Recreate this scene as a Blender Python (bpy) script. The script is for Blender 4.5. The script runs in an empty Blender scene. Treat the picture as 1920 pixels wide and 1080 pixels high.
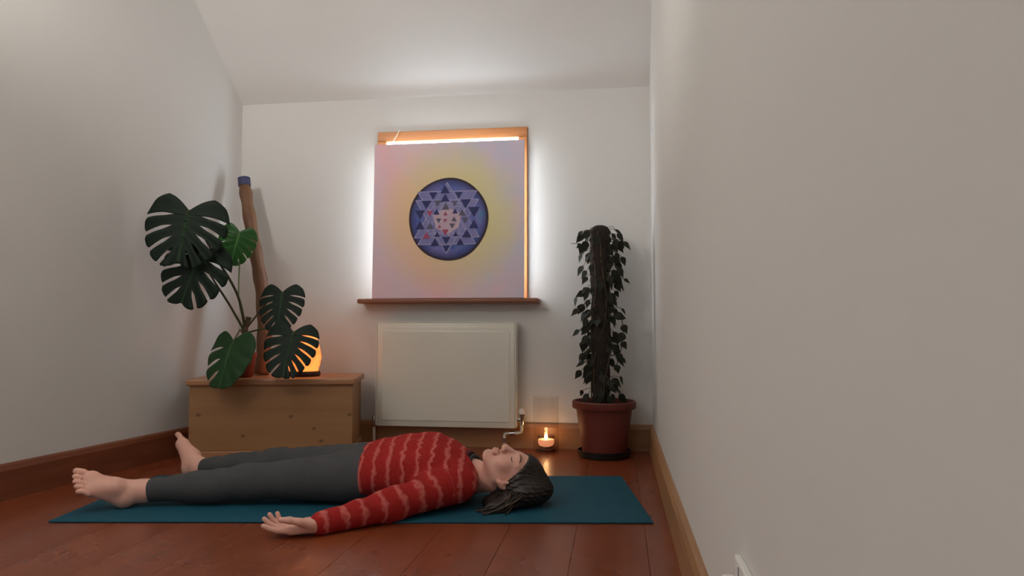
import bpy, bmesh, math, random
import numpy as np
from mathutils import Vector, Matrix
R = math.radians
scene = bpy.context.scene
C = scene.collection

# ------------------------------------------------------------------ camera, light, exposure
cam_d = bpy.data.cameras.new('camera')
cam_d.sensor_fit = 'HORIZONTAL'; cam_d.sensor_width = 36.0
cam_d.lens = 36.0 * 1350.0 / 1920.0
cam_d.clip_start = 0.01
cam = bpy.data.objects.new('camera', cam_d); C.objects.link(cam)
cam.location = (0, 0, 0.62)
cam.rotation_euler = (R(90 + 2.968), 0, R(8.219))
scene.camera = cam

vs = scene.view_settings
vs.view_transform = 'Standard'; vs.look = 'None'; vs.gamma = 1.0
vs.use_curve_mapping = False
vs.exposure = -0.06

wd = bpy.data.worlds.new('world'); scene.world = wd; wd.use_nodes = True
wd.node_tree.nodes['Background'].inputs[0].default_value = (0.55, 0.6, 0.7, 1)
wd.node_tree.nodes['Background'].inputs[1].default_value = 0.3

def lamp(name, kind, loc, power, col, size=0.1, rot=None, size_y=None):
    d = bpy.data.lights.new(name, kind); d.energy = power; d.color = col
    if kind == 'AREA':
        d.size = size
        if size_y: d.shape = 'RECTANGLE'; d.size_y = size_y
    else:
        d.shadow_soft_size = size
    o = bpy.data.objects.new(name, d); C.objects.link(o); o.location = loc
    if rot: o.rotation_euler = rot
    return o
# floor-standing uplighter out of frame on the left, its head tipped up towards the back of the room
up = lamp('uplighter', 'SPOT', (-1.7, 0.85, 1.85), 70, (1.0, 0.95, 0.89), 0.06)
up.data.spot_size = R(178); up.data.spot_blend = .4
up.rotation_euler = Vector((.22, .42, .88)).to_track_quat('-Z', 'Y').to_euler()
# light through its translucent shade
lamp('uplighter_shade', 'POINT', (-1.7, 0.85, 1.85), 13, (1.0, 0.94, 0.87), 0.12)
# weak bluish fill added behind the camera, unseen, to lift the right wall
lamp('rear_fill_light', 'AREA', (-1.2, -1.7, 1.5), 8, (0.9, 0.95, 1.0), 1.0, (R(90), 0, 0), 1.2)

# ------------------------------------------------------------------ materials
def srgb(r, g, b):
    f = lambda c: c / 12.92 if c <= .04045 else ((c + .055) / 1.055) ** 2.4
    return (f(r / 255), f(g / 255), f(b / 255), 1)

class NT:
    def __init__(s, name):
        s.m = bpy.data.materials.new(name); s.m.use_nodes = True
        s.t = s.m.node_tree; s.b = s.t.nodes['Principled BSDF']
    def n(s, kind, **kw):
        x = s.t.nodes.new(kind)
        for k, v in kw.items():
            if k.startswith('i_'):
                key = k[2:]; key = int(key) if key.isdigit() else key.replace('_', ' ')
                x.inputs[key].default_value = v
            else: setattr(x, k, v)
        return x
    def l(s, a, b): s.t.links.new(a, b)
    def coord(s, scale=(1, 1, 1), rot=(0, 0, 0), kind='Object'):
        tc = s.n('ShaderNodeTexCoord'); mp = s.n('ShaderNodeMapping')
        mp.inputs['Scale'].default_value = scale; mp.inputs['Rotation'].default_value = rot
        s.l(tc.outputs[kind], mp.inputs[0]); return mp.outputs[0]
    def noise(s, vec, scale, detail=4, rough=.55, dist=0):
        x = s.n('ShaderNodeTexNoise'); x.inputs['Scale'].default_value = scale
        x.inputs['Detail'].default_value = detail; x.inputs['Roughness'].default_value = rough
        x.inputs['Distortion'].default_value = dist
        if vec is not None: s.l(vec, x.inputs['Vector'])
        return x.outputs['Fac']
    def ramp(s, fac, stops):
        x = s.n('ShaderNodeValToRGB'); e = x.color_ramp.elements
        while len(e) < len(stops): e.new(0.5)
        for el, (p, c) in zip(e, stops): el.position = p; el.color = c
        s.l(fac, x.inputs[0]); return x.outputs[0]
    def mix(s, fac, a, b, mode='MIX'):
        x = s.n('ShaderNodeMix'); x.data_type = 'RGBA'; x.blend_type = mode
        for inp, v in ((x.inputs[0], fac), (x.inputs[6], a), (x.inputs[7], b)):
            if hasattr(v, 'links'): s.l(v, inp)
            else: inp.default_value = v
        return x.outputs[2]
    def math(s, op, a, b=None):
        x = s.n('ShaderNodeMath'); x.operation = op
        for i, v in enumerate((a, b)):
            if v is None: continue
            if hasattr(v, 'links'): s.l(v, x.inputs[i])
            else: x.inputs[i].default_value = v
        return x.outputs[0]
    def bump(s, h, strength=.2, dist=.01):
        x = s.n('ShaderNodeBump'); x.inputs['Strength'].default_value = strength
        x.inputs['Distance'].default_value = dist
        s.l(h, x.inputs['Height']); s.l(x.outputs[0], s.b.inputs['Normal'])
    def col(s, c):
        if hasattr(c, 'links'): s.l(c, s.b.inputs['Base Color'])
        else: s.b.inputs['Base Color'].default_value = c
    def rough(s, v):
        if hasattr(v, 'links'): s.l(v, s.b.inputs['Roughness'])
        else: s.b.inputs['Roughness'].default_value = v

M = {}
def simple(name, c1, c2=None, rough=.6, scale=12, bump=0, bscale=60, metal=0, spec=.5):
    n = NT(name); v = n.coord()
    c2 = c2 or tuple(x * .85 for x in c1[:3]) + (1,)
    n.col(n.mix(n.noise(v, scale), c1, c2)); n.rough(rough)
    n.b.inputs['Metallic'].default_value = metal
    n.b.inputs['Specular IOR Level'].default_value = spec
    if bump: n.bump(n.noise(v, bscale, 3), bump, .004)
    M[name] = n.m; return n

simple('wall', srgb(222, 221, 218), srgb(217, 216, 212), .8, 1.6, .03, 90, spec=.2)
simple('radiator', srgb(228, 226, 213), srgb(222, 220, 207), .38, 3)
simple('white_plastic', srgb(235, 233, 228), srgb(226, 224, 220), .35, 20)
simple('chrome', srgb(205, 205, 205), srgb(190, 190, 190), .18, 20, metal=1)
simple('pipe_white', srgb(222, 216, 200), srgb(205, 198, 182), .35, 20)
simple('mat', srgb(24, 84, 102), srgb(18, 74, 94), .72, 9, .25, 400, spec=.25)
simple('mat_edge', srgb(14, 40, 56), None, .8, 9)
simple('terracotta', srgb(116, 50, 38), srgb(100, 40, 32), .55, 9, .1, 60)
simple('saucer', srgb(26, 34, 36), srgb(20, 26, 28), .35, 20)
simple('soil', srgb(44, 32, 25), srgb(24, 18, 14), .95, 60, .8, 90)
simple('coir', srgb(52, 40, 32), srgb(28, 23, 19), .95, 45, 1.0, 160)
simple('stem', srgb(86, 68, 44), srgb(56, 50, 30), .6, 30)
simple('petiole', srgb(70, 78, 44), srgb(52, 50, 32), .5, 14)
simple('petiole_fresh', srgb(112, 128, 78), srgb(92, 110, 64), .5, 14)
simple('ivy_leaf', srgb(36, 38, 24), srgb(24, 28, 18), .65, 20, spec=.25)
simple('trouser', srgb(86, 87, 88), srgb(70, 71, 74), .9, 14, .35, 300, spec=.15)
simple('hair', srgb(46, 34, 28), srgb(26, 19, 17), .5, 40)
simple('hair_light', srgb(104, 80, 62), srgb(80, 60, 46), .5, 40)
simple('collar', srgb(92, 34, 44), srgb(76, 28, 38), .85, 40, .3, 300)
simple('undershirt', srgb(58, 66, 64), srgb(46, 52, 52), .9, 40)
simple('lash', srgb(58, 38, 32), None, .7, 40)
simple('brow', srgb(120, 82, 64), None, .8, 40)
simple('canvas_side', srgb(225, 225, 225), None, .8, 20)
simple('cord', srgb(232, 226, 214), None, .7, 20)
simple('dark_gap', srgb(50, 24, 15), None, .9, 10)
simple('blue_cap', srgb(62, 66, 104), srgb(46, 52, 86), .6, 30)
simple('lamp_base', srgb(70, 40, 24), srgb(52, 30, 18), .5, 20)
simple('wick', srgb(40, 32, 26), None, .9, 40)
simple('tin', srgb(190, 185, 180), None, .3, 40, metal=1)

def wood(name, c1, c2, c3, grain=(14, 14, 1.2), rough=.4, scale=2.2, knots=0, rr=None, axis=None, spec=.5):
    n = NT(name); v = n.coord(grain)
    oi = n.n('ShaderNodeObjectInfo'); ad = n.n('ShaderNodeVectorMath', operation='ADD')
    off = n.n('ShaderNodeVectorMath', operation='SCALE'); off.inputs[0].default_value = (31, 17, 23)
    n.l(oi.outputs['Random'], off.inputs['Scale']); n.l(v, ad.inputs[0]); n.l(off.outputs[0], ad.inputs[1]); v = ad.outputs[0]
    g = n.noise(v, scale, 3, .5, .1)
    c = n.ramp(g, [(.2, c1), (.5, c2), (.8, c3)])
    big = n.noise(n.coord((2, 2, .6)), 1.3, 2)
    c = n.mix(n.math('MULTIPLY', big, .35), c, c1)
    if knots:
        vo = n.n('ShaderNodeTexVoronoi'); vo.inputs['Scale'].default_value = knots
        vo.inputs['Randomness'].default_value = 1.0
        vo.voronoi_dimensions = '2D'
        sp = n.n('ShaderNodeSeparateXYZ'); cb = n.n('ShaderNodeCombineXYZ'); n.l(n.coord((1, 1, 1.5)), sp.inputs[0])
        n.l(sp.outputs[0], cb.inputs[0]); n.l(sp.outputs[2], cb.inputs[1]); n.l(cb.outputs[0], vo.inputs['Vector'])
        k = n.ramp(vo.outputs['Distance'], [(.012, (.8, .8, .8, 1)), (.055, (0, 0, 0, 1))])
        c = n.mix(k, c, tuple(x * .32 for x in c1[:3]) + (1,))
    n.col(c)
    if rr:
        n.rough(n.ramp(n.noise(n.coord((1, 1, 1)), 3.0, 3), [(.3, (rr[0],) * 3 + (1,)), (.7, (rr[1],) * 3 + (1,))]))
    else: n.rough(rough)
    n.b.inputs['Specular IOR Level'].default_value = spec
    M[name] = n.m
wood('pine_frame', srgb(182, 112, 60), srgb(196, 128, 72), srgb(206, 142, 88), (16, 16, 1.2))
wood('pine_frame_h', srgb(182, 112, 60), srgb(196, 128, 72), srgb(206, 142, 88), (1.2, 16, 16))
wood('sill', srgb(124, 76, 54), srgb(138, 88, 64), srgb(148, 96, 72), (1.2, 14, 14))
wood('chest', srgb(148, 106, 68), srgb(162, 119, 78), srgb(172, 130, 88), (1.0, 8, 12), .5, 2.0, 3.6)
wood('chest_lid', srgb(158, 110, 74), srgb(174, 126, 88), srgb(184, 136, 98), (1.0, 12, 12), .4)
wood('skirting', srgb(150, 104, 68), srgb(164, 118, 80), srgb(174, 130, 92), (1.0, 12, 14), .4)
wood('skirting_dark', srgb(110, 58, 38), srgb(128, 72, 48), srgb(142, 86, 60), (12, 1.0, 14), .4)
wood('skirting_right', srgb(152, 110, 74), srgb(166, 124, 86), srgb(176, 136, 98), (12, 1.0, 14), .4)
wood('plank', srgb(116, 55, 30), srgb(128, 62, 35), srgb(138, 71, 41), (12, .9, 12), .3, 1.6, rr=(.24, .34))
wood('pole_wood', srgb(96, 60, 38), srgb(120, 82, 54), srgb(136, 102, 72), (6, 6, 2.4), .5, 2.5)

def leafmat(name, base, dark, light, rough=.38):
    n = NT(name); a = n.n('ShaderNodeAttribute', attribute_name='vein')
    c = n.mix(n.noise(n.coord(), 14), base, dark)
    n.col(n.mix(a.outputs['Fac'], c, light)); n.rough(rough)
    n.b.inputs['Specular IOR Level'].default_value = .3
    M[name] = n.m
leafmat('monstera_dark', srgb(20, 40, 27), srgb(15, 31, 22), srgb(40, 70, 42), .6)
leafmat('monstera_mid', srgb(36, 74, 36), srgb(24, 52, 28), srgb(56, 98, 50), .6)
leafmat('monstera_light', srgb(56, 110, 48), srgb(40, 88, 40), srgb(96, 150, 82))

def emis(name, col, strength, base=None):
    n = NT(name); n.col(base or col)
    n.b.inputs['Emission Color'].default_value = col
    n.b.inputs['Emission Strength'].default_value = strength
    M[name] = n.m; return n
emis('window_glow', (0.88, 0.94, 1.0, 1), 11.5)
e = emis('salt', srgb(255, 150, 60), 1.7, srgb(240, 160, 110))
nz = e.noise(e.coord(), 14, 4)
e.l(e.ramp(nz, [(.3, (1.0, .14, .02, 1)), (.7, (1.0, .32, .06, 1))]), e.b.inputs['Emission Color'])
e.bump(e.noise(e.coord(), 30, 4), .5, .01)
emis('flame', (1.0, .62, .25, 1), 30)
e = emis('wax', (1.0, .34, .15, 1), .75, srgb(240, 190, 160))

def glass(name, tint, rough=.02, alpha=.85):
    n = NT(name); t = n.t
    tr = n.n('ShaderNodeBsdfTransparent'); gl = n.n('ShaderNodeBsdfGlossy')
    tr.inputs[0].default_value = tint; gl.inputs['Roughness'].default_value = rough
    lw = n.n('ShaderNodeLayerWeight'); lw.inputs[0].default_value = .3
    fr = n.math('ADD', n.math('MULTIPLY', n.math('POWER', lw.outputs['Facing'], 4.0), .55), .03)
    mx = n.n('ShaderNodeMixShader'); n.l(fr, mx.inputs[0])
    n.l(tr.outputs[0], mx.inputs[1]); n.l(gl.outputs[0], mx.inputs[2])
    n.l(mx.outputs[0], t.nodes['Material Output'].inputs[0]); M[name] = n.m
glass('glass', (.965, .96, .955, 1))
glass('clear_glass', (.97, .96, .95, 1))

# skin
n = NT('skin'); a = n.n('ShaderNodeAttribute', attribute_name='lip')
c = n.mix(n.noise(n.coord(), 9, 3), srgb(234, 184, 164), srgb(222, 164, 146))
n.col(n.mix(a.outputs['Fac'], c, srgb(176, 92, 86))); n.rough(.55)
n.b.inputs['Subsurface Weight'].default_value = .08
n.b.inputs['Subsurface Radius'].default_value = (.012, .005, .003)
M['skin'] = n.m
# striped jumper: thin wavy pale lines across torso and sleeves
n = NT('jumper'); a = n.n('ShaderNodeAttribute', attribute_name='band')
wob = n.noise(n.coord(), 34, 2)
t = n.math('ADD', a.outputs['Fac'], n.math('MULTIPLY', n.math('SUBTRACT', wob, .5), .75))
fr = n.math('FRACT', t)
d = n.math('ABSOLUTE', n.math('SUBTRACT', fr, .5))
line = n.ramp(d, [(.03, (1, 1, 1, 1)), (.19, (0, 0, 0, 1))])
shade = n.ramp(fr, [(0.0, srgb(172, 44, 42)), (.45, srgb(184, 54, 50)), (.55, srgb(160, 38, 42)), (1.0, srgb(174, 52, 42))])
shade = n.mix(n.noise(n.coord(), 60, 3), shade, srgb(150, 36, 36))
n.col(n.mix(n.math('MULTIPLY', line, .62), shade, srgb(216, 122, 112))); n.rough(.95)
n.b.inputs['Specular IOR Level'].default_value = .15
n.bump(n.noise(n.coord(), 350, 2), .4, .003); M['jumper'] = n.m

# painted canvas background: lavender and pink wash with a yellow halo
n = NT('painting'); tc = n.n('ShaderNodeTexCoord')
sx = n.n('ShaderNodeSeparateXYZ'); n.l(tc.outputs['Object'], sx.inputs[0])
X, Z = sx.outputs[0], n.math('SUBTRACT', sx.outputs[2], .415)
wob = n.math('MULTIPLY', n.math('SUBTRACT', n.noise(n.coord(), 5, 4), .5), .16)
r = n.math('ADD', n.math('SQRT', n.math('ADD', n.math('MULTIPLY', X, X), n.math('MULTIPLY', Z, Z))), wob)
halo = n.ramp(r, [(.20, (1, 1, 1, 1)), (.29, (.7, .7, .7, 1)), (.41, (0, 0, 0, 1))])
side = n.math('ADD', n.math('ADD', n.math('MULTIPLY', X, 1.5), n.math('MULTIPLY', Z, .55)), n.math('MULTIPLY', wob, 2.2))
wash = n.ramp(n.math('ADD', side, .5), [(.0, srgb(226, 202, 214)), (.2, srgb(240, 192, 200)), (.38, srgb(230, 204, 210)), (.62, srgb(216, 206, 216)), (1, srgb(206, 202, 222))])
wash = n.mix(n.ramp(n.noise(n.coord(), 6, 4), [(.4, (0, 0, 0, 1)), (.75, (.5, .5, .5, 1))]), wash, srgb(240, 196, 200))
yel = n.ramp(n.math('ADD', side, .5), [(.15, srgb(236, 200, 152)), (.5, srgb(226, 206, 150)), (.9, srgb(222, 214, 142))])
n.col(n.mix(n.math('MULTIPLY', halo, .9), wash, yel)); n.rough(.75)
n.bump(n.noise(n.coord(), 120, 2), .1, .002); M['painting'] = n.m
n = NT('mandala_blue'); tc = n.n('ShaderNodeTexCoord')
c = n.ramp(n.noise(n.coord(), 9, 4, .6), [(.3, srgb(54, 70, 142)), (.45, srgb(80, 98, 166)), (.6, srgb(112, 108, 172)), (.75, srgb(70, 134, 176))])
ln = n.n('ShaderNodeVectorMath', operation='LENGTH'); n.l(tc.outputs['Object'], ln.inputs[0])
c = n.mix(n.ramp(ln.outputs['Value'], [(.165, (0, 0, 0, 1)), (.207, (1, 1, 1, 1))]), c, srgb(40, 40, 92))
n.col(c); n.rough(.7); M['mandala_blue'] = n.m
simple('mandala_rim', srgb(52, 34, 46), srgb(40, 30, 56), .7, 9)
simple('mandala_star', srgb(142, 136, 182), srgb(92, 102, 166), .7, 16)
simple('mandala_line', srgb(178, 170, 200), srgb(126, 128, 180), .7, 16)
simple('mandala_core', srgb(196, 178, 192), srgb(176, 146, 168), .7, 22)
simple('mandala_dark', srgb(38, 42, 104), srgb(30, 36, 84), .7, 16)
simple('mandala_grey', srgb(96, 92, 108), srgb(78, 78, 104), .7, 16)
simple('mandala_red', srgb(168, 62, 88), srgb(150, 70, 110), .7, 16)

# ------------------------------------------------------------------ mesh helpers
def link(name, me, mat, parent=None, smooth=False):
    o = bpy.data.objects.new(name, me); C.objects.link(o)
    if mat is not None:
        me.materials.clear(); me.materials.append(M[mat] if isinstance(mat, str) else mat)
    if smooth: me.polygons.foreach_set('use_smooth', [True] * len(me.polygons))
    if parent: o.parent = parent
    return o
def tag(o, label=None, cat=None, group=None, kind=None):
    if label: o['label'] = label
    if cat: o['category'] = cat
    if group: o['group'] = group
    if kind: o['kind'] = kind
    return o
def empty(name, loc=(0, 0, 0), rz=0):
    o = bpy.data.objects.new(name, None); C.objects.link(o)
    o.location = loc; o.rotation_euler = (0, 0, rz); o.empty_display_size = .1; return o

class MB:
    def __init__(s): s.bm = bmesh.new()
    def box(s, lo, hi, bev=0, mtx=None):
        r = bmesh.ops.create_cube(s.bm, size=1)['verts']
        c = [(a + b) / 2 for a, b in zip(lo, hi)]; d = [b - a for a, b in zip(lo, hi)]
        for v in r: v.co = Vector((c[i] + v.co[i] * d[i] for i in range(3)))
        if bev:
            es = list({e for v in r for e in v.link_edges})
            q = bmesh.ops.bevel(s.bm, geom=es, offset=bev, segments=2, affect='EDGES', profile=.5)
            r = list({v for f in q['faces'] for v in f.verts} | {v for v in r if v.is_valid})
        if mtx is not None:
            for v in r: v.co = mtx @ v.co
        return s
    def lathe(s, prof, seg=40, c=(0, 0, 0), wob=None):
        rings = []
        for k, (r, z) in enumerate(prof):
            if r < 1e-6: rings.append([s.bm.verts.new((c[0], c[1], c[2] + z))]); continue
            rings.append([s.bm.verts.new((c[0] + (r + (wob(k, i) if wob else 0)) * math.cos(2 * math.pi * i / seg),
                                          c[1] + (r + (wob(k, i) if wob else 0)) * math.sin(2 * math.pi * i / seg), c[2] + z)) for i in range(seg)])
        for a, b in zip(rings, rings[1:]):
            for i in range(seg):
                j = (i + 1) % seg
                q = [a[i % len(a)], a[j % len(a)], b[j % len(b)], b[i % len(b)]]
                u = []
                for v in q:
                    if v not in u: u.append(v)
                if len(u) > 2: s.bm.faces.new(u)
        return s
    def tube(s, pts, rad, seg=10, cap=True):
        pts = [Vector(p) for p in pts]
        rad = rad if isinstance(rad, (list, tuple)) else [rad] * len(pts)
        rings = []; prev = None
        for i, p in enumerate(pts):
            t = (pts[min(i + 1, len(pts) - 1)] - pts[max(i - 1, 0)]).normalized()
            if prev is None:
                u = t.orthogonal().normalized()
            else: u = (prev - t * prev.dot(t)).normalized()
            prev = u; w = t.cross(u)
            rings.append([s.bm.verts.new(p + (u * math.cos(2 * math.pi * k / seg) + w * math.sin(2 * math.pi * k / seg)) * rad[i]) for k in range(seg)])
        for a, b in zip(rings, rings[1:]):
            for k in range(seg):
                j = (k + 1) % seg; s.bm.faces.new([a[k], a[j], b[j], b[k]])
        if cap: s.bm.faces.new(rings[0][::-1]); s.bm.faces.new(rings[-1])
        return s
    def poly(s, pts):
        s.bm.faces.new([s.bm.verts.new(p) for p in pts]); return s
    def prism(s, pts, z0, z1):
        a = [s.bm.verts.new((x, y, z0)) for x, y in pts]; b = [s.bm.verts.new((x, y, z1)) for x, y in pts]
        s.bm.faces.new(a[::-1]); s.bm.faces.new(b)
        for i in range(len(pts)):
            j = (i + 1) % len(pts); s.bm.faces.new([a[i], a[j], b[j], b[i]])
        return s
    def mesh(s, name):
        bmesh.ops.recalc_face_normals(s.bm, faces=s.bm.faces[:])
        me = bpy.data.meshes.new(name); s.bm.to_mesh(me); s.bm.free(); return me
    def build(s, name, mat, parent=None, smooth=False):
        return link(name, s.mesh(name), mat, parent, smooth)
def spline(pts, n=12):
    P = [Vector(p) for p in pts]; out = []
    for i in range(len(P) - 1):
        a, b, c, d = P[max(i - 1, 0)], P[i], P[i + 1], P[min(i + 2, len(P) - 1)]
        for k in range(n):
            t = k / n
            out.append(.5 * ((2 * b) + (c - a) * t + (2 * a - 5 * b + 4 * c - d) * t * t + (3 * b - a - 3 * c + d) * t ** 3))
    return out + [P[-1]]
def autosmooth(o, ang=35):
    me = o.data
    me.polygons.foreach_set('use_smooth', [True] * len(me.polygons))
    bm = bmesh.new(); bm.from_mesh(me)
    for e_ in bm.edges:
        if len(e_.link_faces) == 2 and e_.calc_face_angle(0) > R(ang): e_.smooth = False
    bm.to_mesh(me); bm.free(); return o

# ------------------------------------------------------------------ the room
YB = 3.662          # back wall
XR = 0.1765         # right wall
ZK = 1.832          # where the sloping ceiling starts
def xl(y): return -2.03 - (YB - y) * 0.1       # left wall runs slightly out of square
YF = -1.9
# floor: dark bed with planks
tag(MB().box((-2.75, YF - .1, -.06), (.5, YB + .1, -.012)).build('floor', 'dark_gap'), kind='structure')
floor = bpy.data.objects['floor']
pw = .205
pm = MB().box((0, YF, -.02), (pw - .0008, YB + .02, 0), .0006).mesh('plank')
rnd = random.Random(4)
x = -.124 + pw * 2
while x > -2.75:
    o = link('plank', pm, None, floor) if pm.materials else link('plank', pm, 'plank', floor)
    o.location = (x, 0, 0)
    x -= pw
# walls
w0x, w1x, w0z, w1z = -1.205, -.49, .76, 1.60       # window opening
b = MB()
b.box((-2.7, YB, -.05), (w0x, YB + .12, 2.6)); b.box((w1x, YB, -.05), (.4, YB + .12, 2.6))
b.box((w0x, YB, -.05), (w1x, YB + .12, w0z)); b.box((w0x, YB, w1z), (w1x, YB + .12, 2.6))
tag(b.build('wall_back', 'wall'), kind='structure')
tag(MB().box((XR, YF - .1, -.05), (XR + .12, YB + .1, 2.7)).build('wall_right', 'wall'), kind='structure')
tag(MB().prism([(xl(YB + .1), YB + .1), (xl(YB + .1) - .12, YB + .1), (xl(YF - .1) - .12, YF - .1), (xl(YF - .1), YF - .1)], -.05, 2.7).build('wall_left', 'wall'), kind='structure')
tag(MB().box((-2.8, YF - .12, -.05), (.4, YF, 2.7)).build('wall_front', 'wall'), kind='structure')
zt = 2.5; ys = YB - (zt - ZK)
b = MB(); v = []
prof = [(YF - .1, zt), (ys, zt), (YB + .02, ZK - .02), (YB + .02, ZK + .12), (ys + .05, zt + .12), (YF - .1, zt + .12)]
for xx in (-2.8, .4):
    v.append([b.bm.verts.new((xx, y, z)) for y, z in prof])
b.bm.faces.new(v[0]); b.bm.faces.new(v[1][::-1])
for i in range(6): j = (i + 1) % 6; b.bm.faces.new([v[0][i], v[1][i], v[1][j], v[0][j]])
tag(b.build('ceiling', 'wall'), kind='structure')
# skirting boards with a rounded top edge
def skirt(name, p0, p1, nx, ny, mat):
    b = MB(); pr = [(0, 0), (.02, 0), (.02, .105), (.014, .122), (.006, .128), (0, .128)]
    rings = [[b.bm.verts.new((p[0] + nx * t, p[1] + ny * t, z)) for t, z in pr] for p in (p0, p1)]
    for i in range(6): j = (i + 1) % 6; b.bm.faces.new([rings[0][i], rings[0][j], rings[1][j], rings[1][i]])
    b.bm.faces.new(rings[0][::-1]); b.bm.faces.new(rings[1])
    return tag(b.build(name, mat), kind='structure')
skirt('baseboard_back', (-2.03, YB), (XR - .0, YB), 0, -1, 'skirting')
skirt('baseboard_right', (XR, -.6), (XR, YB - .02), -1, 0, 'skirting_right')
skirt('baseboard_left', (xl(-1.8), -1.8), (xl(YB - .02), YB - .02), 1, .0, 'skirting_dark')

# ------------------------------------------------------------------ window behind the painting
win = tag(empty('window_1', ((w0x + w1x) / 2, YB, w0z)), kind='structure')
cx = (w0x + w1x) / 2
def wb(name, lo, hi, mat, bev=.003):
    l0 = (lo[0] - cx, lo[1] - YB, lo[2] - w0z); h0 = (hi[0] - cx, hi[1] - YB, hi[2] - w0z)
    return MB().box(l0, h0, bev).build(name, mat, win)
wb('frame_top', (-1.25, YB - .014, 1.594), (-.447, YB + .03, 1.647), 'pine_frame_h')
wb('frame_side', (-1.25, YB - .02, .757), (-1.20, YB + .03, 1.594), 'pine_frame')
wb('frame_side', (-.493, YB - .02, .757), (-.447, YB + .03, 1.594), 'pine_frame')
wb('pane', (-1.199, YB - .006, .758), (-.494, YB - .001, 1.593), 'window_glow', 0)
sill = MB().box((-.47, -.108, -.0125), (.47, .09, .0125), .008).build('window_sill', 'sill', None)
sill.parent = win; sill.location = (-.835 - cx - .017, 0, .7445 - w0z)
# white cord hanging from the frame
t = MB().tube(spline([(-1.125, 3.632, 1.652), (-1.145, 3.628, 1.61), (-1.172, 3.618, 1.568), (-1.18, 3.61, 1.55)], 4), .0016, 6).build('cord', 'cord')
tag(t, 'thin white cord hanging over the top left of the pine window frame', 'cord')

# ------------------------------------------------------------------ painting leaning on the sill
PW, PH = .788, .805
pa = empty('painting', (-.848, YB - .092, .7568)); pa.rotation_euler = (R(-1.5), 0, 0)
tag(pa, 'square painting of a blue triangle mandala on a pink and yellow wash', 'painting')
MB().box((-PW / 2, -.012, 0), (PW / 2, .002, PH), .002).build('canvas', 'painting', pa)
MB().box((-PW / 2 + .001, .0021, .001), (PW / 2 - .001, .0026, PH - .001)).build('canvas_back', 'canvas_side', pa)
MB().box((-PW / 2 + .004, .0028, .0006), (PW / 2 - .004, .018, .04)).build('stretcher_bar', 'canvas_side', pa)
MB().box((-PW / 2 + .004, .0028, PH - .04), (PW / 2 - .004, .018, PH - .004)).build('stretcher_bar', 'canvas_side', pa)
def disc(name, r, y, mat, wob=0, rx=1):
    b = MB(); pts = []
    for i in range(72):
        a = 2 * math.pi * i / 72; q = r * (1 + wob * math.sin(5 * a + 1) + wob * .6 * math.sin(3 * a))
        pts.append((q * rx * math.cos(a), y, q * math.sin(a)))
    b.poly(pts); o = b.build(name, mat, pa); o.location = (0.004, 0, .405); return o
disc('mandala_rim', .214, -.0132, 'mandala_rim', .006, .97)
disc('mandala_disc', .203, -.0138, 'mandala_blue', .005, .96)
PXM = .207 / 440.0
def pt(x, y, lay): return ((x - 405) * PXM, -.0138 - .0006 * lay, (540 - y) * PXM)
def tri(b, x, y, wd_, up, lay, hh=.88):
    h = wd_ * hh / 2; s = 1 if up else -1
    b.poly([pt(x - wd_ / 2, y + s * h, lay), pt(x + wd_ / 2, y + s * h, lay), pt(x, y - s * h, lay)])
def layer(name, mat, fn):
    b = MB(); fn(b); o = b.build(name, mat, pa); o.location = (.004, 0, .405); return o
def triangles(mat, rows, lay):
    for x, y, w_, up in rows:
        b = MB(); tri(b, x, y, w_, up, lay); o = b.build('painted_triangle', mat, pa); o.location = (.004, 0, .405)
def star(b):
    tri(b, 390, 440, 720, True, 1, .84); tri(b, 390, 625, 700, False, 1.2, .84)
    tri(b, 390, 560, 640, True, 1.1, .8); tri(b, 390, 500, 660, False, 1.3, .8)
layer('mandala_star', 'mandala_star', star)
def lines(b):
    def ln(p, q, w=9):
        dx, dy = q[0] - p[0], q[1] - p[1]; L = math.hypot(dx, dy); ox, oy = -dy / L * w / 2, dx / L * w / 2
        b.poly([pt(p[0] + ox, p[1] + oy, 2), pt(q[0] + ox, q[1] + oy, 2), pt(q[0] - ox, q[1] - oy, 2), pt(p[0] - ox, p[1] - oy, 2)])
    for (x, y, w_, up, hh) in [(390, 440, 720, 1, .84), (390, 625, 700, 0, .84), (390, 560, 640, 1, .8), (390, 500, 660, 0, .8), (390, 520, 460, 1, .8), (390, 560, 470, 0, .8), (388, 560, 300, 1, .85), (388, 530, 300, 0, .85)]:
        h = w_ * hh / 2; s = 1 if up else -1
        P = [(x - w_ / 2, y + s * h), (x + w_ / 2, y + s * h), (x, y - s * h)]
        for i in range(3): ln(P[i], P[(i + 1) % 3])
layer('mandala_lines', 'mandala_line', lines)
layer('mandala_core', 'mandala_core', lambda b: b.poly([pt(395 + 165 * math.cos(i * math.pi / 3 + .52) * (1.1 if i % 2 else .9), 560 + 150 * math.sin(i * math.pi / 3 + .52), 2.5) for i in range(6)]))
triangles('mandala_dark', [(368, 212, 105, 1), (235, 285, 95, 0), (370, 305, 100, 1), (160, 382, 110, 0), (597, 380, 116, 0), (275, 460, 70, 1),
                         (90, 488, 112, 0), (688, 470, 124, 0), (90, 602, 104, 1), (688, 600, 104, 1), (285, 705, 62, 1), (490, 705, 56, 1),
                         (612, 700, 104, 1), (260, 790, 96, 1), (385, 778, 96, 0), (520, 285, 84, 0), (385, 868, 84, 0), (540, 790, 80, 1), (480, 455, 62, 1)], 4)
triangles('mandala_grey', [(376, 400, 86, 1), (476, 372, 62, 0), (205, 610, 84, 1), (285, 368, 76, 0), (560, 470, 80, 1), (590, 560, 70, 0), (300, 560, 60, 0), (450, 620, 66, 0), (470, 540, 60, 1)], 4)
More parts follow.
